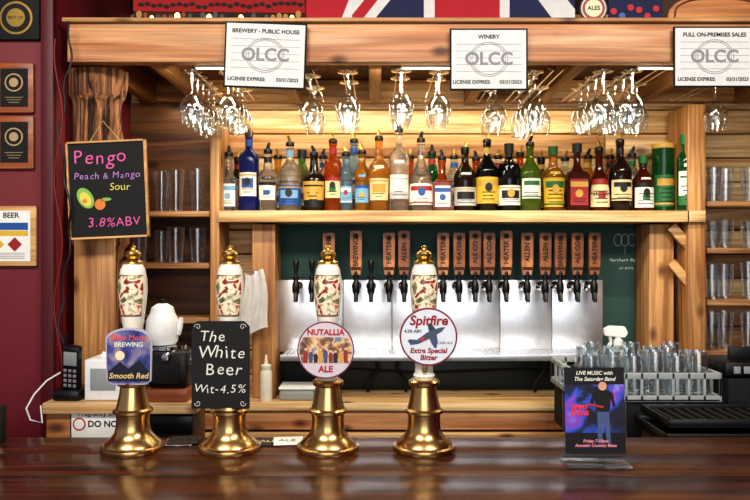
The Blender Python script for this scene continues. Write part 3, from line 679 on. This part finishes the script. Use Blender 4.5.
# ---------- items above the beam
b=B(); d=2.20
def fl(pts,y,m): b.ext([(X(u,d),Z(v,d)) for u,v in pts],.002,m,T((0,y,0))@FRONT)
fl([(352,21),(576,21),(576,-90),(352,-90)],2.215,NAVY)
WC=mat('flag_white',(210,208,208),.8); RC=mat('flag_red',(168,26,42),.8)
fl([(352,21),(372,21),(455,-80),(425,-80),(352,8)],2.213,WC); fl([(576,21),(556,21),(480,-80),(505,-80),(576,8)],2.213,WC)
fl([(352,21),(360,21),(440,-80),(428,-80),(352,14)],2.211,RC)
fl([(424,21),(510,21),(510,-90),(424,-90)],2.2095,WC); fl([(435,21),(500,21),(500,-90),(435,-90)],2.207,RC)
b.done('union_flag',(X(460,d),2.2,2.3))
b=B()
fl([(306,21),(350,21),(376,-60),(306,-60)],2.214,RC); fl([(352,20),(340,21),(372,-60),(382,-60)],2.212,WC); b.done('red_pennant_flag',(X(330,d),2.2,2.3))
b=B(); fl([(132,21),(312,21),(312,-60),(132,-60)],2.216,mat('tapestry_dark',(60,30,24),.9)); fl([(132,10),(305,12),(300,-50),(132,-50)],2.213,mat('tapestry_red',(150,30,30),.9))
random.seed(2)
for k in range(26):
    u=138+k*6.4; b.disc(.006+.003*random.random(),.0015,random.choice([mat('tan_thread',(170,130,80),.9),GOLD,mat('brown_thread',(130,80,50),.9),MATTE,lm('k')]),T((X(u,d),2.2108,Z(15+random.uniform(-2,2),d)))@FRONT,12,1,1.3)
    b.disc(.006,.0015,MATTE,T((X(u+2,d),2.2108,Z(4+random.uniform(-2,2),d)))@FRONT,12,1.5,1)
b.done('patterned_tapestry',(X(210,d),2.2,2.3))
b=B(); q=F(X(593,d),2.20,Z(9,d)); b.disc(.042,.006,lm('k'),q,36); b.disc(.038,.007,WC,q,36); b.disc(.034,.0075,mat('badge_red',(160,40,40),.5),q,36); b.disc(.026,.008,CREAM,q,36); b.text('ALES',.018,INK,q@T((0,0,.0084)),.0003,bold=.02); b.done('round_tin_sign',(X(593,d),2.2,2.3))
b=B(); fl([(610,21),(664,21),(664,-60),(610,-60)],2.216,NAVY)
for k in range(6): b.disc(.010,.001,random.choice([REDI,mat('dim_grey',(110,110,120),.8),lm('b')]),T((X(615+k*8.5,d),2.2125,Z(10+5*math.sin(k*2),d)))@FRONT,14)
b.done('navy_banner',(X(637,d),2.2,2.3))
b=B(); SGN=wood('sign_wood',(206,140,76),(150,88,40),'x',81,.5,knots=False)
b.ext([(X(668+(50-50*math.cos(math.pi*k/16)),d),Z(21-26*math.sin(math.pi*k/16)**.6,d)) for k in range(17)],.018,SGN,T((0,2.215,0))@FRONT,.003)
b.tube([(X(668+(50-44*math.cos(math.pi*k/16)),d),2.196,Z(18-20*math.sin(math.pi*k/16)**.6,d)) for k in range(17)],.003,mat('sign_carve',(110,60,26),.6),6)
b.done('carved_wooden_sign',(X(700,d),2.2,2.25))
b=B(); fl([(664,21),(800,21),(800,-60),(664,-60)],2.222,mat('dark_cloth',(70,50,40),.9)); b.done('dark_backdrop_cloth',(X(730,d),2.22,2.3))

# ---------- lights
def area(name,loc,rot,sx,sy,pw,col):
    l=bpy.data.lights.new(name,'AREA'); l.shape='RECTANGLE'; l.size=sx; l.size_y=sy; l.energy=pw; l.color=col
    o=bpy.data.objects.new(name,l); o.location=loc; o.rotation_euler=tuple(math.radians(a) for a in rot); scene.collection.objects.link(o)
area('ceiling_light_1',(-.9,.3,2.9),(38,0,0),1.0,.35,35,(1,.93,.83))
area('ceiling_light_2',(1.0,.3,2.9),(38,0,0),1.0,.35,37,(1,.93,.83))
area('window_light',(0,-2.6,1.9),(90,0,0),3.0,1.5,50,(.95,.97,1))
LED=mat('led_strip',(255,220,160),emit=6)
for xx in (-.45,.18,.9):
    b=B(); b.box(xx-.1,xx+.1,2.218,2.232,2.0945,2.1015,WPLAS,.001); b.box(xx-.095,xx+.095,2.220,2.230,2.092,2.0945,LED,0); b.done('led_light_bar',(xx,2.22,2.1))
    area('led_lamp',(xx,2.24,2.09),(28,0,0),.38,.015,4.2,(1,.87,.64))
area('display_lamp',(0,2.76,2.10),(0,0,0),1.6,.02,3.2,(1,.87,.62))
w=bpy.data.worlds.new('world'); scene.world=w; w.use_nodes=True; bg=w.node_tree.nodes['Background']; bg.inputs[0].default_value=(.88,.93,1,1); bg.inputs[1].default_value=.33
cam=bpy.data.cameras.new('camera'); cam.lens=35; cam.sensor_width=36; cam.clip_start=.05
co=bpy.data.objects.new('camera',cam); co.location=(0,0,CZ); co.rotation_euler=(math.radians(90),0,0); scene.collection.objects.link(co); scene.camera=co
